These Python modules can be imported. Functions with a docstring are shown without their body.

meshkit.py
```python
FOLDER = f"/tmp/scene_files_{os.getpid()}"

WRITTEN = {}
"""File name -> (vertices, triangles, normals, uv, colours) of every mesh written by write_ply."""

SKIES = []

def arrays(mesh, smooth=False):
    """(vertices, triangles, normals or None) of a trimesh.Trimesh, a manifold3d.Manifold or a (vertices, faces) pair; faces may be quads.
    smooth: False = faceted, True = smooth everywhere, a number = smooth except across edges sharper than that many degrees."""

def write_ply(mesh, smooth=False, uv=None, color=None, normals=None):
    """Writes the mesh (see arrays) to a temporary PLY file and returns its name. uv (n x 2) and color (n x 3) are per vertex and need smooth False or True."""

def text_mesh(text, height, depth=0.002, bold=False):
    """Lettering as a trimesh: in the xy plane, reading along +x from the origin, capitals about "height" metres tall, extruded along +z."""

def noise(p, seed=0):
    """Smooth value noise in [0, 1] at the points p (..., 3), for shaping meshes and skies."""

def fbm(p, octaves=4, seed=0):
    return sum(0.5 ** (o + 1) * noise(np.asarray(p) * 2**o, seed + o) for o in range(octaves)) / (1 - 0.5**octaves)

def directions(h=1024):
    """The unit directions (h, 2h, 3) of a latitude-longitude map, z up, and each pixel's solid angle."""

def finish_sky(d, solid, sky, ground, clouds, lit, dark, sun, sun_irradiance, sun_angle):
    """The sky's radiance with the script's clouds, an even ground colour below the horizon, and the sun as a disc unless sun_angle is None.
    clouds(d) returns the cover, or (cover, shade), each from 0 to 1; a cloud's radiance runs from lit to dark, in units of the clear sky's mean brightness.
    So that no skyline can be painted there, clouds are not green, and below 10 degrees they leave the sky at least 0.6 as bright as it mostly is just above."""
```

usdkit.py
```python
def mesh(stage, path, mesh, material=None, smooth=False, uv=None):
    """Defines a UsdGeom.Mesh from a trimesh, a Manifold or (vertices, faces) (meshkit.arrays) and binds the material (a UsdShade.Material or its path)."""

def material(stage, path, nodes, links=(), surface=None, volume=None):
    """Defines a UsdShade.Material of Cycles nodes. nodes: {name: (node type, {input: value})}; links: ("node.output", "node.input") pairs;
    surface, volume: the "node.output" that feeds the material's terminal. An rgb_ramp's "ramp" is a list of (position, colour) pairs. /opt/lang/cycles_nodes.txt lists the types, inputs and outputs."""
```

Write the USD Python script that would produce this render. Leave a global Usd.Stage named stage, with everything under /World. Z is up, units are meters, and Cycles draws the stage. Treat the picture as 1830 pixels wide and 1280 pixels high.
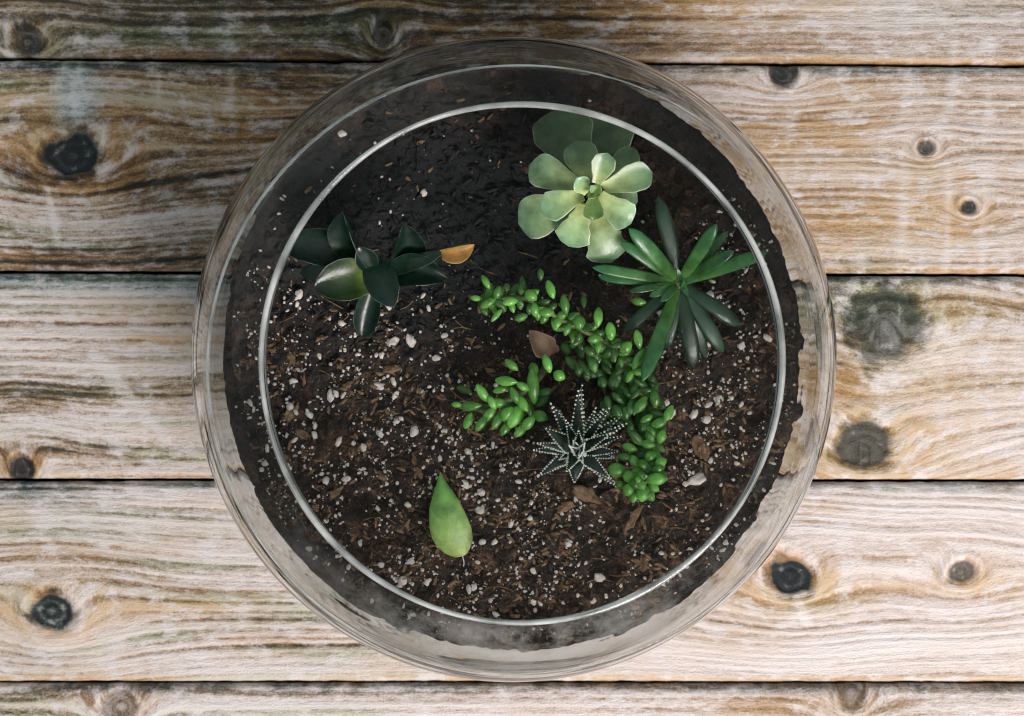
import math, random
import numpy as np, trimesh, usdkit, meshkit
from pxr import Usd, UsdGeom, UsdLux, UsdShade, Gf, Sdf, Vt

stage = Usd.Stage.CreateInMemory()
UsdGeom.SetStageUpAxis(stage, 'Z'); UsdGeom.SetStageMetersPerUnit(stage, 1.0)
UsdGeom.Xform.Define(stage, '/World'); UsdGeom.Scope.Define(stage, '/World/Looks')
T = Sdf.ValueTypeNames
rng = np.random.default_rng(7)

# ------------------------------------------------------------------ camera, light
ZC, F = 0.638, 2760.0                       # camera height above the planks, focal length in photograph pixels
cam = UsdGeom.Camera.Define(stage, '/World/camera')
cam.CreateHorizontalApertureAttr(36.0); cam.CreateVerticalApertureAttr(36.0 * 716 / 1024)
cam.CreateFocalLengthAttr(F / 1830 * 36.0); cam.CreateClippingRangeAttr((0.02, 50.0))
cam.AddTranslateOp().Set((0, 0, ZC))
cam.CreateFStopAttr(22.0); cam.CreateFocusDistanceAttr(0.535); cam.CreateExposureAttr(0.0)

usdkit.material(stage, '/World/Looks/room_light', {'t': ('texture_coordinate', {}), 's': ('separate_xyz', {}),
                'r': ('rgb_ramp', {'ramp': [(0.0, (0.05, 0.055, 0.055)), (0.44, (0.06, 0.066, 0.066)), (0.62, (0.38, 0.44, 0.46)), (1.0, (1.05, 1.22, 1.25))]}), 'm': ('map_range', {'from_min': -1.0, 'from_max': 1.0, 'to_min': 0.0, 'to_max': 1.0}),
                'b': ('background_shader', {'strength': 0.40})}, [('t.generated', 's.vector'), ('s.z', 'm.value'), ('m.result', 'r.fac'), ('r.color', 'b.color')], surface='b.background')
dome = UsdLux.DomeLight.Define(stage, '/World/room_light')
UsdShade.MaterialBindingAPI.Apply(dome.GetPrim()).Bind(UsdShade.Material.Get(stage, '/World/Looks/room_light'))

def aim(prim, eye, target):
    m = Gf.Matrix4d(); m.SetLookAt(Gf.Vec3d(*eye), Gf.Vec3d(*target), Gf.Vec3d(0, 0, 1))
    UsdGeom.Xformable(prim).AddTransformOp().Set(m.GetInverse())

key = UsdLux.RectLight.Define(stage, '/World/window_lamp')
key.CreateWidthAttr(0.5); key.CreateHeightAttr(0.42); key.CreateNormalizeAttr(False)
key.CreateColorAttr(Gf.Vec3f(1.0, 0.94, 0.90)); key.CreateIntensityAttr(24.0)
aim(key.GetPrim(), (0.45, -0.70, 0.78), (0.03, -0.02, 0.03))

# ------------------------------------------------------------------ helpers
def at(px, py, z=0.0):
    s = (ZC - z) / F
    return np.array([(px - 915) * s, -(py - 640) * s, z])
used = {}
def numbered(path):
    n = used.get(path, 0); used[path] = n + 1
    return path if n == 0 else f'{path}_{n:03d}'
def say(p, **kw):
    for k, v in kw.items():
        if v: p.SetCustomDataByKey(k, v)
def thing(name, label, cat, group=None, loc=(0, 0, 0)):
    x = UsdGeom.Xform.Define(stage, numbered('/World/' + name))
    x.AddTranslateOp().Set(tuple(map(float, loc)))
    say(x.GetPrim(), label=label, category=cat, group=group)
    return x.GetPrim()
def obj(name, mesh, mat, parent=None, smooth=True, prim=None, **kw):
    base = str(parent.GetPath()) if parent else '/World'
    v = np.asarray(mesh[0] if isinstance(mesh, tuple) else mesh.vertices, float).copy()
    f = mesh[1] if isinstance(mesh, tuple) else mesh.faces
    if parent:                               # points are given in world space
        o = UsdGeom.XformCache().GetLocalToWorldTransform(parent).ExtractTranslation()
        v = v - np.array([o[0], o[1], o[2]])
    f = np.asarray(f); vc = v - v.mean(0)                # turn closed meshes right side out
    if np.einsum('ij,ij->i', np.cross(vc[f[:, 0]], vc[f[:, 1]]), vc[f[:, 2]]).sum() < 0: f = f[:, ::-1]
    m = usdkit.mesh(stage, numbered(f'{base}/{name}'), (v, f), f'/World/Looks/{mat}', smooth=smooth)
    for k, a in (prim or {}).items():
        UsdGeom.PrimvarsAPI(m).CreatePrimvar(k, T.Color3fArray, 'vertex').Set(Vt.Vec3fArray.FromNumpy(np.asarray(a, np.float32)))
    say(m.GetPrim(), **kw)
    return m.GetPrim()
def grid_faces(n, m, wrap=False):
    i, j = np.meshgrid(np.arange(n - 1), np.arange(m if wrap else m - 1), indexing='ij')
    k = (j + 1) % m
    return np.stack([i * m + j, i * m + k, (i + 1) * m + k, (i + 1) * m + j], -1).reshape(-1, 4)
def tris(q): return np.vstack([q[:, [0, 1, 2]], q[:, [0, 2, 3]]])
def tube(points, radii, sides=8, cap=True):
    p = np.asarray(points, float); n = len(p); r = np.broadcast_to(radii, (n,)).astype(float)
    t = np.gradient(p, axis=0); t /= np.linalg.norm(t, axis=1, keepdims=True)
    a = np.cross(t, [0.13, 0.21, 0.97]); a /= np.linalg.norm(a, axis=1, keepdims=True); b = np.cross(t, a)
    g = np.arange(sides) * 2 * np.pi / sides
    v = p[:, None] + r[:, None, None] * (np.cos(g)[None, :, None] * a[:, None] + np.sin(g)[None, :, None] * b[:, None])
    f = tris(grid_faces(n, sides, True)); v = v.reshape(-1, 3)
    if cap:
        v = np.vstack([v, p[0], p[-1]])
        j = np.arange(sides); k = (j + 1) % sides
        f = np.vstack([f, np.stack([np.full(sides, len(v) - 2), k, j], 1), np.stack([np.full(sides, len(v) - 1), (n - 1) * sides + j, (n - 1) * sides + k], 1)])
    return v, f
def spline(P, n):
    P = np.asarray(P, float); k = np.arange(len(P)); x = np.linspace(0, len(P) - 1, n)
    from scipy.interpolate import CubicSpline
    return CubicSpline(k, P)(x) if len(P) > 2 else np.stack([np.interp(x, k, P[:, c]) for c in range(3)], 1)
def mat(name, nodes, links, surface='p.BSDF'):
    return usdkit.material(stage, '/World/Looks/' + name, nodes, links, surface=surface)

# ------------------------------------------------------------------ materials
def leaf_mat(name, base, tip, edge, rough=0.32, sss=0.15, spot=None, coat=0.0, edge_at=0.86, spec=0.5, patchy=False, mid=0.5, cut=0.42):
    nodes = {
        'a': ('attribute', {'attribute': 'leaf'}), 's': ('separate_xyz', {}),
        'r': ('rgb_ramp', {'ramp': [(0.0, base), (cut, tuple(mid * np.array(base) + (1 - mid) * np.array(tip))), (1.0, tip)]}),
        'e': ('map_range', {'from_min': edge_at, 'from_max': 1.0, 'to_min': 0.0, 'to_max': 1.0, 'clamp': True}),
        'm': ('mix', {'color2': edge}),
        'tc': ('geometry', {}), 'n': ('noise_texture', {'scale': 160.0, 'detail': 4.0, 'roughness': 0.6}),
        'n2': ('noise_texture', {'scale': 900.0, 'detail': 2.0}),
        'nr': ('map_range', {'from_min': 0.3, 'from_max': 0.7, 'to_min': 0.55, 'to_max': 1.3, 'clamp': True}),
        'v': ('hsv', {'saturation': 1.0}), 'b': ('bump', {'strength': 0.18, 'distance': 0.0004}),
        'rr': ('map_range', {'from_min': 0.3, 'from_max': 0.7, 'to_min': rough * 0.75, 'to_max': rough * 1.35, 'clamp': True}),
        'rv': ('math', {'math_type': 'multiply'}),
        'p': ('principled_bsdf', {'subsurface_weight': sss, 'subsurface_scale': 0.002, 'subsurface_radius': (0.4, 1.0, 0.25), 'coat_weight': coat, 'coat_roughness': 0.12, 'specular_ior_level': spec}),
    }
    links = [('a.vector', 's.vector'), ('s.x', 'r.fac'), ('s.y', 'e.value'), ('e.result', 'm.fac'), ('r.color', 'm.color1'),
             ('tc.position', 'n.vector'), ('tc.position', 'n2.vector'), ('n.fac', 'nr.value'), ('nr.result', 'rv.value1'), ('s.z', 'rv.value2'),
             ('rv.value', 'v.value'), ('m.color', 'v.color'), ('v.color', 'p.base_color'), ('n2.fac', 'b.height'), ('b.normal', 'p.normal'), ('n.fac', 'rr.value'), ('rr.result', 'p.roughness')]
    if patchy:
        nodes['pn'] = ('noise_texture', {'scale': 130.0, 'detail': 2.0}); nodes['pr'] = ('map_range', {'from_min': 0.42, 'from_max': 0.62, 'to_min': 0.0, 'to_max': 1.0, 'clamp': True}); nodes['pm'] = ('math', {'math_type': 'multiply'})
        links = [x for x in links if x != ('e.result', 'm.fac')] + [('tc.position', 'pn.vector'), ('pn.fac', 'pr.value'), ('pr.result', 'pm.value1'), ('e.result', 'pm.value2'), ('pm.value', 'm.fac')]
    return mat(name, nodes, links)
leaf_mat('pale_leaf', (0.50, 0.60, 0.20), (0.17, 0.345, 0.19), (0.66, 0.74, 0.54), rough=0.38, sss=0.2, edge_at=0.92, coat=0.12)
leaf_mat('pale_leaf_deep', (0.075, 0.14, 0.05), (0.06, 0.095, 0.05), (0.24, 0.32, 0.17), rough=0.4, edge_at=0.95)  # darker pale_leaf for the two rear leaves, shade put into the colour
leaf_mat('pale_leaf_heart', (0.20, 0.30, 0.08), (0.07, 0.16, 0.04), (0.45, 0.52, 0.28), rough=0.36, edge_at=0.9)
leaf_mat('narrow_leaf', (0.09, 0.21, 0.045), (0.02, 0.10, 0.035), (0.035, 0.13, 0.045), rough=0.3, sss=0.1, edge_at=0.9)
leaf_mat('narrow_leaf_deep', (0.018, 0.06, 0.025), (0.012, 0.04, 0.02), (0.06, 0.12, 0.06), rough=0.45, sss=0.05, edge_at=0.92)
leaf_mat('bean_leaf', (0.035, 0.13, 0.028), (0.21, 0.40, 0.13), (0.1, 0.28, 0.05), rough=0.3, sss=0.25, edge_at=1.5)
leaf_mat('bean_leaf_deep', (0.045, 0.12, 0.03), (0.05, 0.14, 0.035), (0.05, 0.13, 0.03), rough=0.38, sss=0.15, edge_at=1.5)  # darker bean_leaf for lower leaves, their shade put into the colour
leaf_mat('striped_leaf', (0.02, 0.035, 0.025), (0.016, 0.026, 0.022), (0.05, 0.075, 0.05), rough=0.38, sss=0.05, edge_at=0.9)
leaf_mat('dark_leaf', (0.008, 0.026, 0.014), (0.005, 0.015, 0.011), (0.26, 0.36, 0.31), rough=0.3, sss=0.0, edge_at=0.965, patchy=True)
leaf_mat('dark_leaf_green', (0.30, 0.46, 0.08), (0.004, 0.014, 0.010), (0.26, 0.32, 0.26), rough=0.3, sss=0.05, edge_at=0.965, patchy=True, mid=0.10, cut=0.34)  # lit green of the leaf base put into the colour
leaf_mat('withered_leaf', (0.26, 0.13, 0.03), (0.42, 0.22, 0.05), (0.6, 0.38, 0.12), rough=0.5, sss=0.1, edge_at=0.85)
leaf_mat('fallen_leaf', (0.40, 0.58, 0.16), (0.13, 0.36, 0.075), (0.30, 0.46, 0.15), rough=0.34, sss=0.3, edge_at=0.93)
leaf_mat('brown_leaf', (0.11, 0.065, 0.04), (0.17, 0.11, 0.07), (0.32, 0.22, 0.15), rough=0.7, sss=0.0)
mat('stem', {'g': ('geometry', {}), 'n': ('noise_texture', {'scale': 400.0}), 'r': ('rgb_ramp', {'ramp': [(0.3, (0.06, 0.07, 0.03)), (0.7, (0.12, 0.13, 0.05))]}), 'p': ('principled_bsdf', {'roughness': 0.6})},
    [('g.position', 'n.vector'), ('n.fac', 'r.fac'), ('r.color', 'p.base_color')])
mat('white_bump', {'p': ('principled_bsdf', {'base_color': (0.70, 0.74, 0.66), 'roughness': 0.55})}, [])
mat('water', {'p': ('principled_bsdf', {'base_color': (1, 1, 1), 'roughness': 0.02, 'ior': 1.33, 'transmission_weight': 1.0})}, [])

def speck(name, stops, scale, rough=0.85, bump=0.5, dist=0.0006):
    return mat(name, {'g': ('geometry', {}), 'n': ('noise_texture', {'scale': scale, 'detail': 6.0, 'roughness': 0.65}), 'r': ('rgb_ramp', {'ramp': stops}),
                      'o': ('object_info', {}), 'i': ('map_range', {'from_min': 0.0, 'from_max': 1.0, 'to_min': 0.7, 'to_max': 1.25}), 'v': ('hsv', {}),
                      'b': ('bump', {'strength': bump, 'distance': dist}), 'p': ('principled_bsdf', {'roughness': rough, 'specular_ior_level': 0.4})},
               [('g.position', 'n.vector'), ('n.fac', 'r.fac'), ('r.color', 'v.color'), ('g.random_per_island', 'i.value'), ('i.result', 'v.value'), ('v.color', 'p.base_color'), ('n.fac', 'b.height'), ('b.normal', 'p.normal')])
speck('perlite', [(0.25, (0.74, 0.64, 0.57)), (0.55, (0.94, 0.85, 0.79))], 700.0)
speck('tan_chip', [(0.3, (0.13, 0.07, 0.038)), (0.7, (0.40, 0.26, 0.15))], 500.0)
speck('bark', [(0.3, (0.055, 0.028, 0.018)), (0.7, (0.16, 0.08, 0.05))], 500.0)
speck('crumb', [(0.3, (0.014, 0.010, 0.009)), (0.7, (0.10, 0.058, 0.038))], 420.0, rough=0.7)
mat('soil', {'g': ('geometry', {}), 'da': ('attribute', {'attribute': 'painted_shade'}), 'ds': ('separate_xyz', {}),
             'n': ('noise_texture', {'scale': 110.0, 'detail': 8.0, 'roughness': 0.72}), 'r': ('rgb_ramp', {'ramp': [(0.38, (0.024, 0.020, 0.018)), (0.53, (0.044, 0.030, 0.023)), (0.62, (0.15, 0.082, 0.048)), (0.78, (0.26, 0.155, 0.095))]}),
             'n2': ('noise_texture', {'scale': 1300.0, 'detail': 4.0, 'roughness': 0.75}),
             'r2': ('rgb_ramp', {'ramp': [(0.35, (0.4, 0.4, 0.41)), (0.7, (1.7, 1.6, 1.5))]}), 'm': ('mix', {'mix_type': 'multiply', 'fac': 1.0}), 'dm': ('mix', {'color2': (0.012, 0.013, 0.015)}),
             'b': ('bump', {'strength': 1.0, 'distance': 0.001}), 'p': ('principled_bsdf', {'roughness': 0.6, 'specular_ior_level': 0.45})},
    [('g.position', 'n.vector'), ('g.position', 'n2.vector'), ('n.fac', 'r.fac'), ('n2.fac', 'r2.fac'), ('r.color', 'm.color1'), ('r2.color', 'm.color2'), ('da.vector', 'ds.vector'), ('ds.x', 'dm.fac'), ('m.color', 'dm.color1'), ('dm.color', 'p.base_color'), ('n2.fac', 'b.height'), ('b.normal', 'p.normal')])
speck('shade_toned_crumb', [(0.3, (0.008, 0.008, 0.009)), (0.7, (0.022, 0.020, 0.021))], 420.0, rough=0.65)  # crumbs darkened to go with the shade painted on the soil

mat('glass', {'gm': ('geometry', {}), 'mp': ('mapping', {'scale': (16.0, 16.0, 110.0)}), 'n': ('noise_texture', {'scale': 1.0, 'detail': 1.5}), 'b': ('bump', {'strength': 0.07, 'distance': 0.002}),
              'g': ('glass_bsdf', {'color': (0.985, 0.993, 0.988), 'IOR': 1.48, 'roughness': 0.0})},
    [('gm.position', 'mp.vector'), ('mp.vector', 'n.vector'), ('n.fac', 'b.height'), ('b.normal', 'g.normal')], surface='g.BSDF')
mat('rim_glass', {'gm': ('geometry', {}), 'n': ('noise_texture', {'scale': 60.0, 'detail': 3.0}), 'k': ('map_range', {'from_min': 0.35, 'from_max': 0.65, 'to_min': 0.12, 'to_max': 0.5, 'clamp': True}),
                  'g': ('glass_bsdf', {'color': (0.97, 0.985, 0.98), 'IOR': 1.48, 'roughness': 0.06}), 'd': ('principled_bsdf', {'base_color': (0.92, 0.92, 0.90), 'roughness': 0.12}), 'm': ('mix_closure', {})},
    [('gm.position', 'n.vector'), ('n.fac', 'k.value'), ('k.result', 'm.fac'), ('g.BSDF', 'm.closure1'), ('d.BSDF', 'm.closure2')], surface='m.closure')
mat('dust', {'gm': ('geometry', {}), 'n': ('noise_texture', {'scale': 55.0, 'detail': 6.0, 'roughness': 0.7}), 'a': ('attribute', {'attribute': 'film'}), 's': ('separate_xyz', {}),
             'r': ('map_range', {'from_min': 0.36, 'from_max': 0.66, 'to_min': 0.0, 'to_max': 1.0, 'clamp': True}), 'x': ('math', {'math_type': 'multiply'}),
             't': ('transparent_bsdf', {}), 'd': ('diffuse_bsdf', {'color': (0.78, 0.74, 0.72)}), 'm': ('mix_closure', {})},
    [('gm.position', 'n.vector'), ('n.fac', 'r.value'), ('a.vector', 's.vector'), ('r.result', 'x.value1'), ('s.x', 'x.value2'), ('x.value', 'm.fac'), ('t.BSDF', 'm.closure1'), ('d.BSDF', 'm.closure2')], surface='m.closure')

# wood: 'grain' = (u along the board, v across with the growth rings bent round the knots, knot 0..1); 'tint' = (lightness, orange, teal)
mat('wood', {
    'a': ('attribute', {'attribute': 'grain'}), 's': ('separate_xyz', {}), 't': ('attribute', {'attribute': 'tint'}), 'ts': ('separate_xyz', {}),
    'c1': ('combine_xyz', {}), 'u1': ('math', {'math_type': 'multiply', 'value2': 4.0}), 'v1': ('math', {'math_type': 'multiply', 'value2': 310.0}),
    'n1': ('noise_texture', {'scale': 1.0, 'detail': 2.0, 'roughness': 0.5}),
    'c2': ('combine_xyz', {}), 'u2': ('math', {'math_type': 'multiply', 'value2': 150.0}), 'v2': ('math', {'math_type': 'multiply', 'value2': 620.0}),
    'n2': ('noise_texture', {'scale': 1.0, 'detail': 5.0, 'roughness': 0.75}),
    'c3': ('combine_xyz', {}), 'u3': ('math', {'math_type': 'multiply', 'value2': 14.0}), 'v3': ('math', {'math_type': 'multiply', 'value2': 60.0}),
    'n3': ('noise_texture', {'scale': 1.0, 'detail': 4.0, 'roughness': 0.6}),
    'g': ('geometry', {}), 'n4': ('noise_texture', {'scale': 1300.0, 'detail': 3.0, 'roughness': 0.7}),
    'w1': ('math', {'math_type': 'multiply', 'value2': 1700.0}), 'w2': ('math', {'math_type': 'multiply_add', 'value2': 9.0}), 'w3': ('math', {'math_type': 'sine'}), 'k5': ('math', {'math_type': 'multiply_add', 'value2': 0.075}),
    'kf': ('mix_float', {'fac': 0.45}), 'o': ('attribute', {'attribute': 'moss'}), 'os': ('separate_xyz', {}), 'cv': ('mix_float', {'a': 0.66}), 'kr': ('math', {'math_type': 'multiply_add', 'value2': 0.20}),
    'mr': ('rgb_ramp', {'ramp': [(0.16, (0.012, 0.018, 0.012)), (0.36, (0.055, 0.065, 0.030)), (0.55, (0.19, 0.19, 0.10)), (0.72, (0.44, 0.43, 0.31)), (0.9, (0.66, 0.63, 0.54))]}), 'mm': ('mix', {}),
    # value = .42*n1 + .33*n2 + .3*n3 + .2*n4 + lightness
    'k1': ('math', {'math_type': 'multiply_add', 'value2': 0.95}), 'k2': ('math', {'math_type': 'multiply_add', 'value2': 0.85}), 'k3': ('math', {'math_type': 'multiply_add', 'value2': 0.42}), 'k4': ('math', {'math_type': 'multiply_add', 'value2': 0.50}),
    'ramp': ('rgb_ramp', {'ramp': [(0.16, (0.024, 0.026, 0.021)), (0.31, (0.085, 0.072, 0.050)), (0.42, (0.23, 0.152, 0.098)), (0.52, (0.45, 0.325, 0.25)), (0.62, (0.66, 0.565, 0.535)), (0.8, (0.84, 0.765, 0.765))]}),
    'or': ('rgb_ramp', {'ramp': [(0.18, (0.035, 0.022, 0.013)), (0.36, (0.17, 0.085, 0.035)), (0.55, (0.42, 0.24, 0.10)), (0.75, (0.66, 0.47, 0.31))]}),
    'tr': ('rgb_ramp', {'ramp': [(0.25, (0.012, 0.022, 0.026)), (0.5, (0.06, 0.095, 0.105)), (0.75, (0.30, 0.38, 0.41)), (0.95, (0.62, 0.67, 0.68))]}),
    'mo': ('mix', {}), 'mt': ('mix', {}),
    'kn': ('rgb_ramp', {'ramp': [(0.30, (0.005, 0.008, 0.009)), (0.55, (0.016, 0.022, 0.023)), (0.68, (0.06, 0.07, 0.068)), (0.82, (0.26, 0.27, 0.25))]}), 'mk': ('mix', {}),
    'c5': ('combine_xyz', {}), 'u5': ('math', {'math_type': 'multiply', 'value2': 75.0}), 'v5': ('math', {'math_type': 'multiply', 'value2': 150.0}), 'n5': ('noise_texture', {'scale': 1.0, 'detail': 6.0, 'roughness': 0.72}),
    'r5': ('map_range', {'from_min': 0.50, 'from_max': 0.60, 'to_min': 0.0, 'to_max': 0.75, 'clamp': True}), 'wp': ('mix', {'color2': (0.80, 0.73, 0.73)}), 'wf': ('math', {'math_type': 'multiply'}), 'wl': ('map_range', {'from_min': 0.2, 'from_max': 0.62, 'to_min': 0.12, 'to_max': 1.0, 'clamp': True}),
    'b': ('bump', {'strength': 0.8, 'distance': 0.0014}), 'p': ('principled_bsdf', {'roughness': 0.62, 'specular_ior_level': 0.35})},
    [('a.vector', 's.vector'), ('t.vector', 'ts.vector'), ('s.x', 'u1.value1'), ('s.y', 'v1.value1'), ('u1.value', 'c1.x'), ('v1.value', 'c1.y'), ('c1.vector', 'n1.vector'),
     ('s.x', 'u2.value1'), ('s.y', 'v2.value1'), ('u2.value', 'c2.x'), ('v2.value', 'c2.y'), ('c2.vector', 'n2.vector'),
     ('s.x', 'u3.value1'), ('s.y', 'v3.value1'), ('u3.value', 'c3.x'), ('v3.value', 'c3.y'), ('c3.vector', 'n3.vector'), ('g.position', 'n4.vector'),
     ('n1.fac', 'k1.value1'), ('ts.x', 'k1.value3'), ('n2.fac', 'k2.value1'), ('k1.value', 'k2.value3'), ('n3.fac', 'k3.value1'), ('k2.value', 'k3.value3'), ('n4.fac', 'k4.value1'), ('k3.value', 'k5.value3'), ('k5.value', 'k4.value3'), ('s.y', 'w1.value1'), ('n3.fac', 'w2.value1'), ('w1.value', 'w2.value3'), ('w2.value', 'w3.value1'), ('w3.value', 'k5.value1'), ('n3.fac', 'kf.a'), ('n4.fac', 'kf.b'),
     ('o.vector', 'os.vector'), ('os.y', 'cv.fac'), ('k4.value', 'cv.b'), ('cv.result', 'ramp.fac'), ('cv.result', 'or.fac'), ('k4.value', 'tr.fac'), ('k4.value', 'mr.fac'), ('os.z', 'kr.value1'), ('kf.result', 'kr.value3'), ('kr.value', 'kn.fac'), ('os.x', 'mm.fac'), ('mr.color', 'mm.color2'), ('ramp.color', 'mo.color1'), ('or.color', 'mo.color2'), ('ts.y', 'mo.fac'), ('mo.color', 'mt.color1'), ('tr.color', 'mt.color2'), ('ts.z', 'mt.fac'),
     ('mt.color', 'mm.color1'), ('mm.color', 'wp.color1'), ('wp.color', 'mk.color1'), ('s.x', 'u5.value1'), ('s.y', 'v5.value1'), ('u5.value', 'c5.x'), ('v5.value', 'c5.y'), ('c5.vector', 'n5.vector'), ('n5.fac', 'r5.value'), ('k4.value', 'wl.value'), ('r5.result', 'wf.value1'), ('wl.result', 'wf.value2'), ('wf.value', 'wp.fac'), ('kn.color', 'mk.color2'), ('s.z', 'mk.fac'), ('mk.color', 'p.base_color'), ('k4.value', 'b.height'), ('b.normal', 'p.normal')])
mat('dark_gap', {'p': ('principled_bsdf', {'base_color': (0.012, 0.013, 0.015), 'roughness': 0.9})}, [])

# ------------------------------------------------------------------ the planks
S0 = ZC / F
def px2x(px): return (px - 915) * S0
def px2y(py): return -(py - 640) * S0
table = UsdGeom.Xform.Define(stage, '/World/wooden_tabletop').GetPrim(); say(table, kind='structure', label='weathered whitewashed plank tabletop under the glass bowl')
# knots: px, py, radius x, radius y, darkness, orange halo
KNOTS = [(130, 278, 52, 40, 1.0, 0.9), (48, 74, 26, 24, 0.8, 0.35), (38, 838, 20, 26, 0.9, 0.55), (92, 1094, 40, 34, 1.0, 0.55), (215, 1262, 30, 24, 0.45, 0.2),
         (1655, 265, 15, 13, 0.85, 0.25), (1732, 370, 16, 14, 0.95, 0.35), (1582, 580, 58, 66, 0.72, 0.25), (1545, 795, 52, 46, 0.85, 0.95), (1412, 1032, 40, 34, 1.0, 0.9), (1718, 1022, 24, 22, 0.8, 0.3),
         (1522, 1240, 20, 26, 0.5, 0.1), (685, 62, 16, 22, 0.6, 0.2), (1400, 135, 22, 16, 0.85, 0.0), (620, 330, 30, 26, 0.9, 0.5)]
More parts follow.
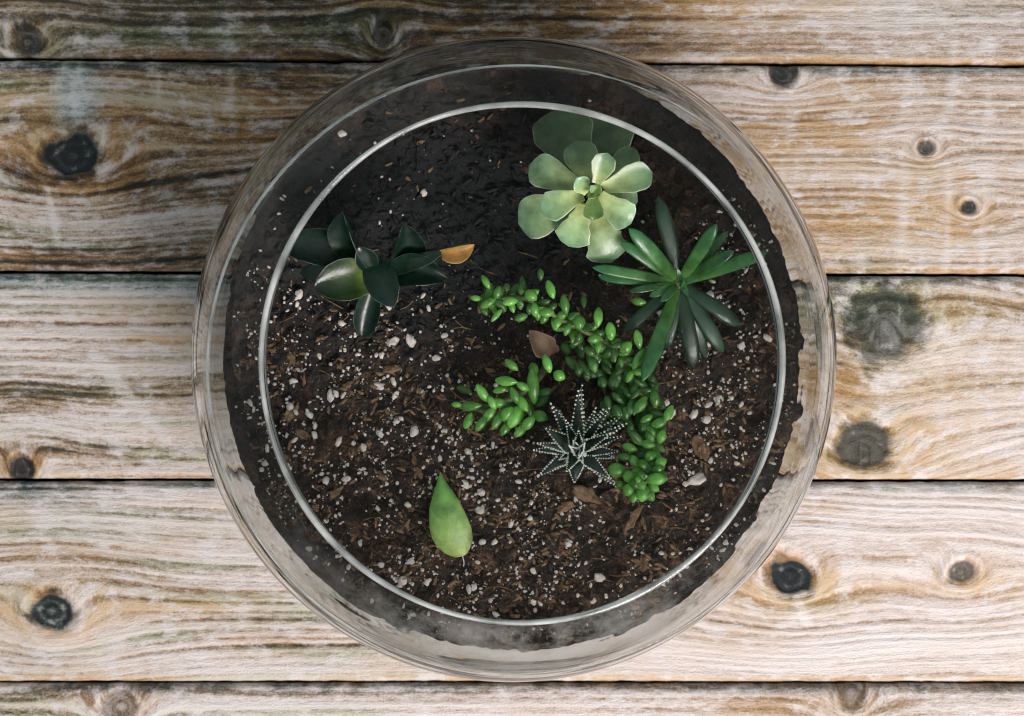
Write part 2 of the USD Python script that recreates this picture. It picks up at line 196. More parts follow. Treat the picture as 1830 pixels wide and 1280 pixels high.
# soft patches: px, py, rx, ry, (lightness, orange, teal); top left ones carry stain and painted shade
PATCH = [(250, 20, 620, 110, (-0.10, 0.35, 0.12)), (800, 40, 330, 90, (-0.11, 0.85, 0.0)), (520, 160, 200, 110, (-0.1, 0.4, 0)), (1060, 60, 180, 70, (-0.03, 0.35, 0)), (1350, 50, 260, 60, (0.02, 0.18, 0.0)), (1650, 50, 260, 70, (0.06, 0.0, 0.05)),
         (137, 180, 40, 78, (0.16, -0.4, 0.85)), (400, 60, 30, 60, (0.12, -0.1, 0.6)), (30, 110, 120, 20, (0.05, 0, 0.7)), (200, 505, 320, 18, (-0.04, 0, 0.75)), (60, 885, 120, 20, (-0.05, 0, 0.5)), (280, 165, 210, 28, (-0.02, 0.05, 0.1)), (60, 190, 130, 45, (0.0, 0.55, 0)), (300, 215, 190, 50, (0.06, 0.2, 0)), (330, 255, 160, 22, (0.03, 0.75, 0)), (150, 320, 170, 32, (-0.04, 0.95, 0)), (40, 320, 60, 30, (-0.18, 0.3, 0.1)), (300, 330, 170, 18, (-0.14, 0.3, 0)),
         (200, 410, 330, 70, (-0.0, 0.3, 0.05)), (230, 465, 330, 22, (-0.2, 0.35, 0.1)), (250, 200, 400, 120, (0.04, 0.35, 0)), (170, 270, 160, 60, (0, 0.4, 0)), (60, 460, 90, 14, (-0.1, 0.6, 0)), (500, 250, 180, 150, (-0.08, 0.3, 0)),
         (120, 640, 420, 20, (-0.05, 0.15, 0)), (320, 608, 120, 10, (-0.06, 0.8, 0)), (240, 560, 150, 18, (0, 0.45, 0)), (150, 698, 260, 18, (-0.22, 0.15, 0.05)), (60, 720, 160, 22, (-0.12, 0.25, 0.0)), (200, 530, 300, 24, (0.08, 0, 0)), (120, 760, 250, 24, (0.08, 0, 0)), (90, 800, 260, 10, (-0.12, 0.1, 0.15)), (70, 820, 100, 20, (0, 0.6, 0)),
         (300, 920, 380, 60, (0.04, 0.0, 0.03)), (30, 925, 60, 40, (-0.03, 0.5, 0)), (120, 985, 170, 18, (-0.06, 0.4, 0)), (330, 1078, 260, 24, (-0.04, 0.85, 0)), (480, 1075, 160, 20, (0, 0.5, 0)), (20, 1070, 60, 24, (0.02, 0.75, 0)), (250, 1160, 320, 40, (0.08, 0, 0)), (170, 1185, 60, 20, (0.12, 0, 0)), (60, 1180, 160, 14, (-0.06, 0, 0.1)),
         (90, 1250, 160, 24, (-0.03, 0.6, 0)), (420, 1255, 250, 22, (0.04, 0, 0)), (800, 1255, 400, 26, (0.03, 0, 0)),
         (1600, 200, 300, 50, (0.03, 0.12, 0)), (1450, 255, 160, 14, (-0.02, 0.8, 0)), (1500, 290, 330, 16, (0.02, 0.4, 0)), (1460, 225, 200, 10, (0, 0.6, 0)), (1750, 205, 160, 60, (0.05, 0, 0)), (1600, 325, 280, 40, (0.06, 0.22, 0)), (1440, 345, 90, 9, (-0.16, 0.2, 0)), (1620, 400, 300, 50, (0.06, 0.28, 0)), (1700, 450, 240, 40, (0.06, 0.05, 0)),
         (1740, 560, 160, 60, (-0.06, 0.25, 0.0)), (1700, 640, 200, 40, (0.07, 0.0, 0)), (1730, 690, 190, 30, (0.02, 0.5, 0)), (1680, 780, 220, 60, (0.1, 0.05, 0)), (1610, 840, 110, 30, (0.14, 0, 0)), (1500, 700, 60, 60, (-0.06, 0.5, 0)), (1690, 830, 180, 14, (0, 0.4, 0)), (1575, 555, 80, 90, (-0.16, 0.35, 0.1)), (1500, 540, 30, 60, (-0.15, 0, 0.2)), (1540, 790, 85, 66, (-0.04, 0.55, 0.0)), (1500, 660, 50, 50, (-0.08, 0.3, 0.0)),
         (1650, 930, 300, 60, (0.1, 0, 0.0)), (1460, 905, 50, 14, (0, 0.6, 0)), (1370, 1065, 70, 42, (0.02, 0.8, 0)), (1490, 1060, 70, 34, (0.0, 0.95, 0)), (1640, 1052, 200, 14, (0, 0.5, 0)), (1560, 1160, 420, 50, (0.1, 0, 0)), (1780, 1050, 60, 40, (0.04, 0.2, 0)), (1000, 1190, 500, 40, (0.1, 0, 0)),
         (1400, 1260, 130, 28, (-0.12, 0.6, 0)), (1580, 1262, 60, 26, (-0.18, 0.4, 0.1)), (1720, 1255, 160, 26, (0.02, 0, 0.1)), (900, 700, 600, 500, (0.0, 0.15, 0)), (1500, 250, 500, 220, (0.02, 0.22, 0)), (150, 650, 400, 160, (0.0, 0.12, 0)),
         (1400, 140, 24, 22, (-0.3, 0, 0.6)), (40, 845, 30, 22, (-0.28, 0, 0.4))]
MOSS = [(1575, 570, 75, 85, 0.9), (1530, 530, 70, 40, 0.8), (1540, 795, 70, 58, 0.6), (130, 278, 60, 48, 0.3), (1720, 560, 160, 45, 0.35), (1440, 1075, 90, 30, 0.3), (300, 1062, 200, 14, 0.4), (150, 700, 260, 20, 0.5), (200, 950, 300, 12, 0.4), (300, 1010, 260, 12, 0.35), (250, 30, 400, 60, 0.3), (1700, 20, 200, 16, 0.25), (1750, 690, 160, 20, 0.2)]
EDGES = [(-140, -140), (104, 117), (486, 492), (858.5, 860), (1221, 1222), (1590, 1590)]      # joints at the left and the right edge of the photograph
X0, X1 = -0.27, 0.27
xl, xr = px2x(0), px2x(1830)
def joint_y(k, x):
    a, b = px2y(EDGES[k][0]), px2y(EDGES[k][1])
    return a + (b - a) * (x - xl) / (xr - xl)
GAP, CH, TH = 0.0011, 0.0030, 0.018
base_light = [-0.07, -0.03, 0.03, 0.075, 0.045]
for k in range(5):
    nu, nv = 640, 120
    x = np.linspace(X0, X1, nu)
    s = np.linspace(0, 1, nv)                                           # 0 = far (upper) edge, 1 = near edge
    s = 0.5 + (s - 0.5) * (0.86 + 0.14 * np.abs(2 * s - 1) ** 0.1); s = (s - s[0]) / (s[-1] - s[0])
    X, Sx = np.meshgrid(x, s, indexing='ij')
    wob = 0.0004 * (meshkit.fbm(np.stack([X * 110, 0 * X, 0 * X + k], -1), 3, seed=k) - 0.5)
    top, bot = joint_y(k, X) - GAP / 2 - 3.0 * np.abs(wob), joint_y(k + 1, X) + GAP / 2 + 2.0 * np.abs(wob)
    Y = top + (bot - top) * Sx
    d = np.minimum(top - Y, Y - bot)                                   # distance to the nearest edge
    e = np.clip(1 - d / CH, 0, 1)
    knot = np.zeros_like(X); ring = np.zeros_like(X); moss = np.zeros_like(X); psi = Y.copy(); Z = -CH * 0.6 * (1 - np.sqrt(np.clip(1 - e ** 2, 0, 1)))
    li, og, te = np.full_like(X, base_light[k]), np.zeros_like(X), np.zeros_like(X)
    nz = meshkit.fbm(np.stack([X * 130, Y * 130, 0 * X], -1), 4, seed=11) - 0.5
    nl = meshkit.fbm(np.stack([X * 22, Y * 55, 0 * X + k * 3.1], -1), 4, seed=5) - 0.5
    nb = (meshkit.fbm(np.stack([X * 11, Y * 34, 0 * X + 9 + k * 2.3], -1), 4, seed=15) - 0.55) * 4 * (0.9, 0.9, 0.55, 0.38, 0.45)[k]
    for (kx, ky, ra, rb, dark, halo) in KNOTS:
        if not (px2y(ky) < joint_y(k, 0) + 0.004 and px2y(ky) > joint_y(k + 1, 0) - 0.004): continue
        dx, dy = X - px2x(kx), Y - px2y(ky); a = ra * S0 * 0.95; b = rb * S0 * 0.95
        q0 = np.sqrt((dx / a) ** 2 + (dy / b) ** 2); q = q0 * (1 + 0.75 * nz)
        lens = np.exp(-(dx / (a * 5.0)) ** 2) * np.exp(-(np.abs(dy) / (b * 3.2)) ** 1.4)
        psi = psi - 0.9 * dy * lens * 0.88 * np.exp(-0.0 * q)
        near = np.exp(-np.clip(q0 - 0.7, 0, None) ** 1.3 * 1.3)
        psi = psi + near * 0.006 * (0.7 * q0 + 0.3 * q)                                     # rings round the knot
        knot = np.maximum(knot, dark * np.clip((1.12 - q) * 5, 0, 1))
        an = np.arctan2(dy / b, dx / a); inside = np.clip((1.15 - q) * 4, 0, 1)
        ring += inside * (0.55 * np.sin(q0 * 13 + 5 * nz) + 0.9 * np.clip(np.cos(an * 3 + kx + 9 * nz) - 0.72, 0, 1) / 0.28 * np.clip(q0 * 2, 0, 1))
        og += halo * 0.9 * np.exp(-np.clip(np.sqrt((dx / (a * 2.3)) ** 2 + (dy / (b * 1.45)) ** 2) - 0.55, 0, None) ** 2 * 3.5)
        li += -0.22 * np.exp(-((q - 1.12) / 0.16) ** 2) * dark + 0.10 * np.exp(-((q - 1.55) / 0.22) ** 2)
        Z += -0.0009 * np.clip((1.1 - q) * 3, 0, 1) + 0.0007 * np.exp(-((q - 1.5) / 0.4) ** 2)
    for (cx, cy, rx, ry, (l, o, t)) in PATCH:
        g = np.exp(-(np.abs((X - px2x(cx)) / (rx * S0)) ** 2.4 + np.abs((Y - px2y(cy)) / (ry * S0 * (1 + 0.9 * nz))) ** 2.2))
        li += l * g; og += o * g; te += t * g
    li += 0.20 * nl - 0.07 * np.clip(nb, 0, 1)
    og = og * (0.85 + 1.5 * nl) + 0.07 + 0.25 * np.clip(nl * 4, 0, 1) + 0.9 * np.clip(nb, 0, 1)
    up = np.exp(-((top - Y) / 0.0036) ** 2) * (0.75 + 1.6 * nl + 1.2 * nz); lo = np.exp(-((Y - bot) / 0.0026) ** 2)
    te = te + 0.8 * np.clip(up, 0, 1); li = li - 0.20 * np.clip(up, 0, 1.2) + 0.02 * lo; og = og * (1 - np.clip(up, 0, 1)) + 0.95 * lo * (0.9 + 1.5 * nl)  # edge lighting painted in: far edges dark teal, near edges orange
    wm = np.zeros_like(X)                                                # whitewash drips across the grain
    for (wx, w) in [(100, 9), (128, 8), (400, 10), (545, 6), (790, 8), (930, 8), (1610, 12), (1755, 7), (270, 6), (440, 8), (1690, 8), (1850, 9)]:
        wm += np.exp(-((X - px2x(wx) - 0.004 * (Y - 0.05) / 0.1 - 0.003 * nl) / (w * S0)) ** 2) * np.clip(0.25 + 4 * nl, 0, 1) * (0.9 if k < 2 else 0.35)
    for (ax, ay, bx, by, w) in [(163, 630, 298, 785, 7), (185, 650, 225, 715, 14), (85, 340, 102, 430, 6), (1420, 1060, 1440, 1110, 9)]:
        p, q2 = np.array([px2x(ax), px2y(ay)]), np.array([px2x(bx), px2y(by)]); dd = q2 - p
        tt = np.clip(((X - p[0]) * dd[0] + (Y - p[1]) * dd[1]) / (dd @ dd), 0, 1)
        wm += 1.3 * np.exp(-(((X - p[0] - tt * dd[0]) ** 2 + (Y - p[1] - tt * dd[1]) ** 2) / (w * S0) ** 2))
    li += 0.22 * np.clip(wm, 0, 1); og *= 1 - 0.5 * np.clip(wm, 0, 1)
    for (cx, cy, rx, ry, m_) in MOSS:
        moss += m_ * np.exp(-(np.abs((X - px2x(cx)) / (rx * S0)) ** 2.2 + np.abs((Y - px2y(cy)) / (ry * S0)) ** 2.2) * (1 + 1.6 * nz))
    moss = np.clip(moss + 0.9 * np.clip(meshkit.fbm(np.stack([X * 14 + 7, psi * 150, 0 * X + k], -1), 3, seed=8) - 0.52, 0, 1) * 3 * (X < 0.02), 0, 1)
    con = 1.0 - 0.34 * np.clip((X - 0.04) / 0.05, 0, 1) * (1 if k < 3 else 0.75) - 0.12 * (k >= 3)
    con = np.clip(con + 0.5 * np.clip(moss, 0, 1), 0, 1)
    ridge = meshkit.fbm(np.stack([X * 9, psi * 330, 0 * X], -1), 2, seed=3) - 0.5
    Z += 0.0006 * ridge * (1 - e)
    Z -= 0.0 + 0.0002 * k % 0.0005
    V = np.stack([X, Y, Z], -1).reshape(-1, 3); Fq = tris(grid_faces(nu, nv))[:, ::-1]
    grain = np.stack([X + 3.0 * k, psi + 0.37 * k, np.clip(knot, 0, 1)], -1).reshape(-1, 3)
    tint = np.stack([li - 0.735, np.clip(og, 0, 1), np.clip(te, 0, 1)], -1).reshape(-1, 3)
    mossv = np.stack([moss, con, ring], -1).reshape(-1, 3)
    # sides and underside close the board
    idx = np.arange(nu * nv).reshape(nu, nv); loop = np.concatenate([idx[:, 0], idx[-1, 1:], idx[-2::-1, -1], idx[0, -2:0:-1]])
    low = V[loop].copy(); low[:, 2] = -TH; n0 = len(V); j = np.arange(len(loop)); j2 = (j + 1) % len(loop)
    V2 = np.vstack([V, low, low.mean(0)]); 
    Fs = np.vstack([np.stack([loop[j], loop[j2], n0 + j2], 1), np.stack([loop[j], n0 + j2, n0 + j], 1), np.stack([n0 + j, n0 + j2, np.full_like(j, len(V2) - 1)], 1)])
    grain = np.vstack([grain, grain[loop], grain[:1]]); tint = np.vstack([tint, tint[loop], tint[:1]]); mossv = np.vstack([mossv, mossv[loop], mossv[:1]])
    obj('plank', (V2, np.vstack([Fq[:, ::-1], Fs])), 'wood', table, prim={'grain': grain, 'tint': tint, 'moss': mossv})
obj('underlay', trimesh.creation.box(extents=(0.56, 0.5, 0.01), transform=trimesh.transformations.translation_matrix((0, 0.0, -TH - 0.006))), 'dark_gap', table, smooth=False)

# ------------------------------------------------------------------ the bowl
ZE, R, RIMZ = 0.088, 0.1135, 0.150
SKX, SKY = 0.0030, -0.0016                                             # the mouth sits a little off the belly's centre
def centre(z):
    t = np.clip((np.asarray(z) - ZE) / (RIMZ - ZE), 0, 1); return SKX * t ** 1.5, SKY * t ** 1.5
def outer_r(z):
    z = np.asarray(z, float)
    hi = R * np.sqrt(np.clip(1 - ((z - ZE) / 0.0904) ** 2, 0, 1)); lo = R * np.clip(1 - np.clip((ZE - z) / 0.0915, 0, 1) ** 2.3, 0, 1) ** 0.52
    return np.where(z > ZE, hi, lo)
WALL = 0.0016
def inner_r(z, th=0.0): return outer_r(z) - (WALL + 0.0004 * np.sin(np.asarray(th, float) * 2 + 1) + 0 * np.asarray(z))
bowl = thing('glass_bowl', 'round clear glass fishbowl terrarium with an open mouth standing on the planks', 'glass bowl', loc=(0, 0, 0))
zo = ZE + (RIMZ - ZE) * np.sin(np.linspace(-1, 1, 90) * np.pi / 2); zo = np.where(zo < ZE, ZE - (ZE - zo) / (RIMZ - ZE) * (ZE - 0.0008), zo)
prof = [(0.0, 0.0030)] + [(0.03, 0.0012)] + [(float(outer_r(z)), z) for z in zo] 
zi = zo[zo > 0.008]
full = prof + [(1.0, z) for z in zi[::-1]] + [(0.05, 0.0060), (0.0, 0.0060)]
na = 200
ang = np.arange(na) * 2 * np.pi / na
P = np.array(full); cx, cy = centre(P[:, 1])
Rad = np.repeat(P[:, 0:1], na, 1); n1_ = len(prof); Rad[n1_:n1_ + len(zi)] = inner_r(P[n1_:n1_ + len(zi), 1:2], ang[None, :])
wav = 1 + 0.0016 * np.sin(3 * ang + 1.0) + 0.0010 * np.sin(7 * ang)
V = np.stack([cx[:, None] + Rad * np.cos(ang) * wav, cy[:, None] + Rad * np.sin(ang) * wav, np.repeat(P[:, 1:2], na, 1)], -1).reshape(-1, 3)
obj('wall', (V, tris(grid_faces(len(P), na, True))[:, ::-1]), 'glass', bowl)
rr = float(outer_r(RIMZ)) - WALL / 2
a2 = np.arange(260) * 2 * np.pi / 260; t2 = np.arange(16) * 2 * np.pi / 16
cxr, cyr = centre(RIMZ)
w2 = 1 + 0.0016 * np.sin(3 * a2 + 1.0) + 0.0010 * np.sin(7 * a2)
A, B = np.meshgrid(a2, t2, indexing='ij'); rad = rr * w2[:, None] + (0.00092 + 0.00012 * np.sin(5 * A + 1)) * np.cos(B)
V = np.stack([cxr + 1.006 * rad * np.cos(A), cyr + rad * np.sin(A), RIMZ + 0.0006 + 0.0011 * np.sin(B)], -1)
V = np.concatenate([V, V[:1]], 0)
obj('rim', (V.reshape(-1, 3), tris(grid_faces(261, 16, True))), 'rim_glass', bowl)


sa = np.linspace(0, 2 * np.pi, 240)
sz = np.interp(np.degrees(sa), [0, 45, 90, 135, 180, 225, 270, 315, 360], [.120, .131, .1375, .134, .127, .122, .124, .119, .120])
sz = np.convolve(np.concatenate([sz[-21:-1], sz, sz[1:21]]), np.ones(41) / 41, 'valid')
sx, sy = centre(sz); so = outer_r(sz) * (1 + 0.0016 * np.sin(3 * sa + 1.0) + 0.0010 * np.sin(7 * sa))
obj('mould_seam', tube(np.stack([sx + so * np.cos(sa), sy + so * np.sin(sa), sz], -1), 0.00022 + 0.00045 * np.clip(np.cos(sa - 2.6), 0, 1), 10), 'rim_glass', bowl)  # added tube drawing the pale reflection line of the glass wall

# ------------------------------------------------------------------ the soil
ZS = 0.069
soil = thing('potting_soil', 'dark potting soil with white perlite grains filling the glass bowl', 'soil')
SEED = 21
def soil_z(x, y):
    x, y = np.asarray(x, float), np.asarray(y, float); o = 0 * x
    z = ZS + 0.012 * (meshkit.fbm(np.stack([x * 22, y * 22, o], -1), 3, seed=SEED) - 0.5)
    z = z + 0.004 * np.exp(-((x - 0.03) / 0.035) ** 2 - ((y - 0.0) / 0.03) ** 2) - 0.011 * np.exp(-((x + 0.03) / 0.045) ** 2 - ((y - 0.05) / 0.035) ** 2)
    z = z + 0.0065 * (meshkit.fbm(np.stack([x * 150, y * 150, o], -1), 4, seed=SEED + 4) - 0.5)
    z = z + 0.0030 * (meshkit.fbm(np.stack([x * 520, y * 520, o], -1), 3, seed=SEED + 9) - 0.5)
    return z
nr, nt = 230, 760
th = np.arange(nt) * 2 * np.pi / nt
rho = np.linspace(0.002, 1, nr) ** 0.9
edge_z = soil_z(0.108 * np.cos(th), 0.108 * np.sin(th)) + 0.0030 * (meshkit.fbm(np.stack([70 * np.cos(th), 70 * np.sin(th), 0 * th], -1), 4, seed=3) - 0.5)
edge_r = inner_r(edge_z, th) * (1 - 0.0016) - 0.0006
RR = rho[:, None] * edge_r[None, :]
XX, YY = RR * np.cos(th), RR * np.sin(th)
ZZ = soil_z(XX, YY); ZZ[-1] = edge_z
rows = [np.stack([XX, YY, ZZ], -1)]
for f_ in (0.12, 0.3, 0.5, 0.7, 0.86, 0.96):
    zz = edge_z * (1 - f_) + 0.0095 * f_; r_ = inner_r(zz, th) * (1 - 0.0016) - 0.0006
    rows.append(np.stack([r_ * np.cos(th), r_ * np.sin(th), zz], -1)[None])
V = np.concatenate(rows, 0); n_ = V.shape[0]
Fs = tris(grid_faces(n_, nt, True))
V = V.reshape(-1, 3)
c0, c1 = len(V), len(V) + 1
j = np.arange(nt); j2 = (j + 1) % nt
V = np.vstack([V, [[0, 0, soil_z(0, 0)]], [[0, 0, 0.0095]]])
Fs = np.vstack([Fs, np.stack([np.full(nt, c0), j, j2], 1), np.stack([np.full(nt, c1), (n_ - 1) * nt + j2, (n_ - 1) * nt + j], 1)])
painted_shade = lambda x, y: np.clip(1.25 * np.exp(-(((x + 0.030) * 0.85 + (y - 0.050) * 0.5) / 0.075) ** 2 - (((y - 0.052) * 0.9 - (x + 0.03) * 0.3) / 0.047) ** 2), 0, 1)  # paints the shade at the upper left into the soil colour
obj('soil_bed', (V, Fs), 'soil', soil, smooth=True, prim={'painted_shade': np.stack([painted_shade(V[:, 0], V[:, 1])] * 3, -1)})
fw = []
for zt in np.linspace(0, 1, 24): fw.append(np.stack([(inner_r(edge_z + zt * (0.1475 - edge_z), th) * (1 - 0.0016) - 0.00035) * np.cos(th), (inner_r(edge_z + zt * (0.1475 - edge_z), th) * (1 - 0.0016) - 0.00035) * np.sin(th), edge_z + zt * (0.1475 - edge_z)], -1))
fw = np.array(fw); amt = (0.04 + 0.72 * np.clip(-np.sin(th + 0.05), 0, 1) ** 4)[None, :] * (np.interp(np.linspace(0, 1, 24), [0, 0.3, 0.6, 0.82, 0.94, 1], [0.25, 0.3, 0.35, 0.75, 0.7, 0.2])[:, None])
obj('dust_film', (fw.reshape(-1, 3), tris(grid_faces(24, nt, True))), 'dust', bowl, prim={'film': np.repeat(amt.reshape(-1, 1), 3, 1)})

def lump(c, r, seed, sub=1, flat=0.75, stretch=1.0, rough=0.35):
    g = np.random.default_rng(seed); m = trimesh.creation.icosphere(sub, 1.0); v = m.vertices.copy()
    v *= (1 + rough * (meshkit.noise(v * 1.7 + g.random(3) * 50)[:, None] - 0.5) * 2)
    v *= [1.0 * stretch, 1.0 / math.sqrt(stretch), flat]
    q = trimesh.transformations.rotation_matrix(g.random() * 6.28, [0, 0, 1]) @ trimesh.transformations.rotation_matrix((g.random() - 0.5) * 0.9, [1, 0.3, 0])
    return v @ q[:3, :3].T * r + c, m.faces
def join(parts):
    n, vs, fs = 0, [], []
    for v, f in parts:
        vs.append(v); fs.append(f + n); n += len(v)
    return np.vstack(vs), np.vstack(fs)
def on_soil(px, py, lift=0.0):
    p = at(px, py, ZS)
    for _ in range(3):
        p = at(px, py, float(soil_z(p[0], p[1])) + lift)
    return p
# where the photograph shows perlite: density by place
DENS = [(640, 700, 170, 130, 1.0), (720, 640, 90, 45, 1.6), (560, 640, 90, 60, 0.8), (650, 860, 180, 110, 0.8), (870, 930, 120, 100, 1.2), (850, 830, 70, 40, 1.0), (1000, 1010, 260, 70, 0.55), (1260, 720, 80, 110, 1.0), (1220, 850, 120, 60, 0.5),
        (1320, 600, 60, 150, 0.5), (1290, 450, 80, 100, 0.35), (560, 800, 80, 120, 0.7), (760, 1010, 150, 70, 0.7), (980, 900, 90, 40, 0.5), (1040, 1060, 150, 40, 0.4), (780, 300, 300, 120, 0.03), (940, 640, 520, 500, 0.02), (460, 700, 60, 220, 0.5), (560, 960, 90, 120, 0.45), (1400, 780, 40, 160, 0.35), (760, 1110, 220, 40, 0.4), (1300, 1000, 90, 90, 0.3), (1385, 480, 30, 80, 0.3), (430, 500, 30, 90, 0.25), (640, 690, 110, 70, 0.8), (640, 540, 120, 40, 0.35), (1180, 660, 60, 60, 0.4)]
def dens(px, py): return min(1.3, sum(w * math.exp(-((px - a) / b) ** 2 - ((py - c) / d) ** 2) for a, c, b, d, w in DENS))
def scatter(n, seed, clump=0.0, fn=dens, rmax=516):
    g = random.Random(seed); out = []
    while len(out) < n:
        px, py = 922 + (g.random() * 2 - 1) * rmax, 642 + (g.random() * 2 - 1) * rmax
        if (px - 922) ** 2 + (py - 642) ** 2 > rmax ** 2: continue
        c = float(meshkit.noise(np.array([px / 38, py / 38, seed])))
        if g.random() < fn(px, py) * (1 - clump + clump * 2 * max(0, c - 0.25) * 1.6): out.append((px, py, g.random()))
    return out
big = [(1245, 858, 24, 1.4), (702, 612, 19, 1.2), (735, 608, 20, 1.3), (830, 865, 15, 1.3), (858, 910, 17, 1.0), (860, 880, 14, 1.1), (675, 690, 17, 1.5), (591, 707, 16, 1.4), (800, 972, 15, 1.0), (1268, 528, 15, 1.0), (1325, 618, 14, 1.0),
       (757, 345, 12, 1.2), (1262, 750, 16, 1.1), (1240, 740, 14, 1.3), (535, 525, 14, 1.2), (1015, 970, 14, 1.1), (955, 1020, 14, 1.1), (1070, 1032, 15, 1.2), (720, 1038, 16, 1.2), (764, 1040, 12, 1.4), (1200, 740, 14, 1.2), (1285, 715, 15, 1.0), (1180, 560, 12, 1.0), (605, 790, 12, 1.5), (650, 800, 12, 1.2), (740, 770, 15, 1.3), (780, 640, 12, 1.3), (1225, 865, 10, 1.0), (952, 1075, 13, 1.3)]
for i, (px, py, d_, st) in enumerate(big):
    r = d_ / 2 * 0.000207; obj('perlite_grain', lump(on_soil(px, py, r * 0.35), r, 100 + i, 2, 0.8, st), 'perlite', soil)
for i, (px, py, q) in enumerate(scatter(268, 5, 0.9)):
    r = (2.7 + 4.0 * q ** 2.4) * 0.000207; obj('perlite_grain', lump(on_soil(px, py, r * 0.3), r, 400 + i, 1, 0.8, 1 + 0.6 * random.Random(i).random()), 'perlite', soil)
obj('fine_perlite', join([lump(on_soil(px, py, 0.0002), (0.9 + 2.4 * q ** 2.2) * 0.000207, 2000 + i, 0 if q < 0.6 else 1, 0.85, 1.2) for i, (px, py, q) in enumerate(scatter(2700, 9, 0.95))]), 'perlite', soil, kind='stuff')
even = lambda px, py: 0.5

for nm, mt_, shade_toned in (('soil_crumbs', 'crumb', False), ('damp_soil_crumbs', 'shade_toned_crumb', True)):  # second set takes the painted shade colour
    sel = [(i, px, py, q) for i, (px, py, q) in enumerate(scatter(5200, 31, 0.4, even, 512)) if (painted_shade(*at(px, py, ZS)[:2]) > 0.4 + 0.3 * (q - 0.5)) == shade_toned]
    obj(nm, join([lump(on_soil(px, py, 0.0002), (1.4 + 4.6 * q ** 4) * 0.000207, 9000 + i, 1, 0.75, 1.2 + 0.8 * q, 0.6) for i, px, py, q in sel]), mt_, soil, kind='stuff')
warm = lambda px, py: 0.06 + 0.9 * min(1, max(0, (py - 480) / 300)) 
obj('bark_bits', join([lump(on_soil(px, py, 0.0003), (1.2 + 3.8 * q ** 2.5) * 0.000207, 19000 + i, 1, 0.55, 1.9, 0.55) for i, (px, py, q) in enumerate(scatter(2300, 37, 0.9, warm, 505))]), 'tan_chip', soil, kind='stuff')
for i, (px, py, d_, st) in enumerate([(1222, 378, 34, 1.5), (1235, 345, 20, 1.6), (940, 303, 13, 1.6), (1050, 885, 42, 1.6), (1255, 805, 46, 1.7), (520, 740, 26, 1.6), (540, 775, 22, 1.5), (700, 660, 26, 1.5), (620, 690, 20, 1.6), (600, 880, 22, 1.8), (745, 830, 28, 2.0), (900, 740, 26, 1.3), (1130, 930, 30, 2.2), (1010, 905, 30, 1.5), (520, 640, 20, 1.3), (1150, 1010, 26, 1.4), (1290, 560, 24, 1.4), (1335, 520, 20, 1.2), (680, 850, 24, 1.9)]):
    r = d_ / 2 * 0.00014; obj('bark_chip', lump(on_soil(px, py, r * 0.2), r, 700 + i, 3, 0.45, st, 0.6), 'bark' if i < 3 else 'tan_chip', soil)
g = random.Random(77)
for i in range(90):
    px, py = (g.uniform(620, 1330), g.uniform(780, 1090)) if i < 66 else (g.uniform(500, 1350), g.uniform(450, 780))
    if (px - 922) ** 2 + (py - 642) ** 2 > 450 ** 2: continue
    a_, L, c_ = g.uniform(-0.7, 0.7), g.uniform(18, 60), g.uniform(-0.5, 0.5)
    pts = [on_soil(px + t * L * math.cos(a_ + c_ * t), py - t * L * math.sin(a_ + c_ * t), 0.0009 + 0.0006 * math.sin(3 * t + i)) for t in np.linspace(-0.5, 0.5, 7)]
    obj('root_fibre', tube(spline(pts, 12), 0.00016 + 0.0001 * g.random(), 5), 'tan_chip', soil)

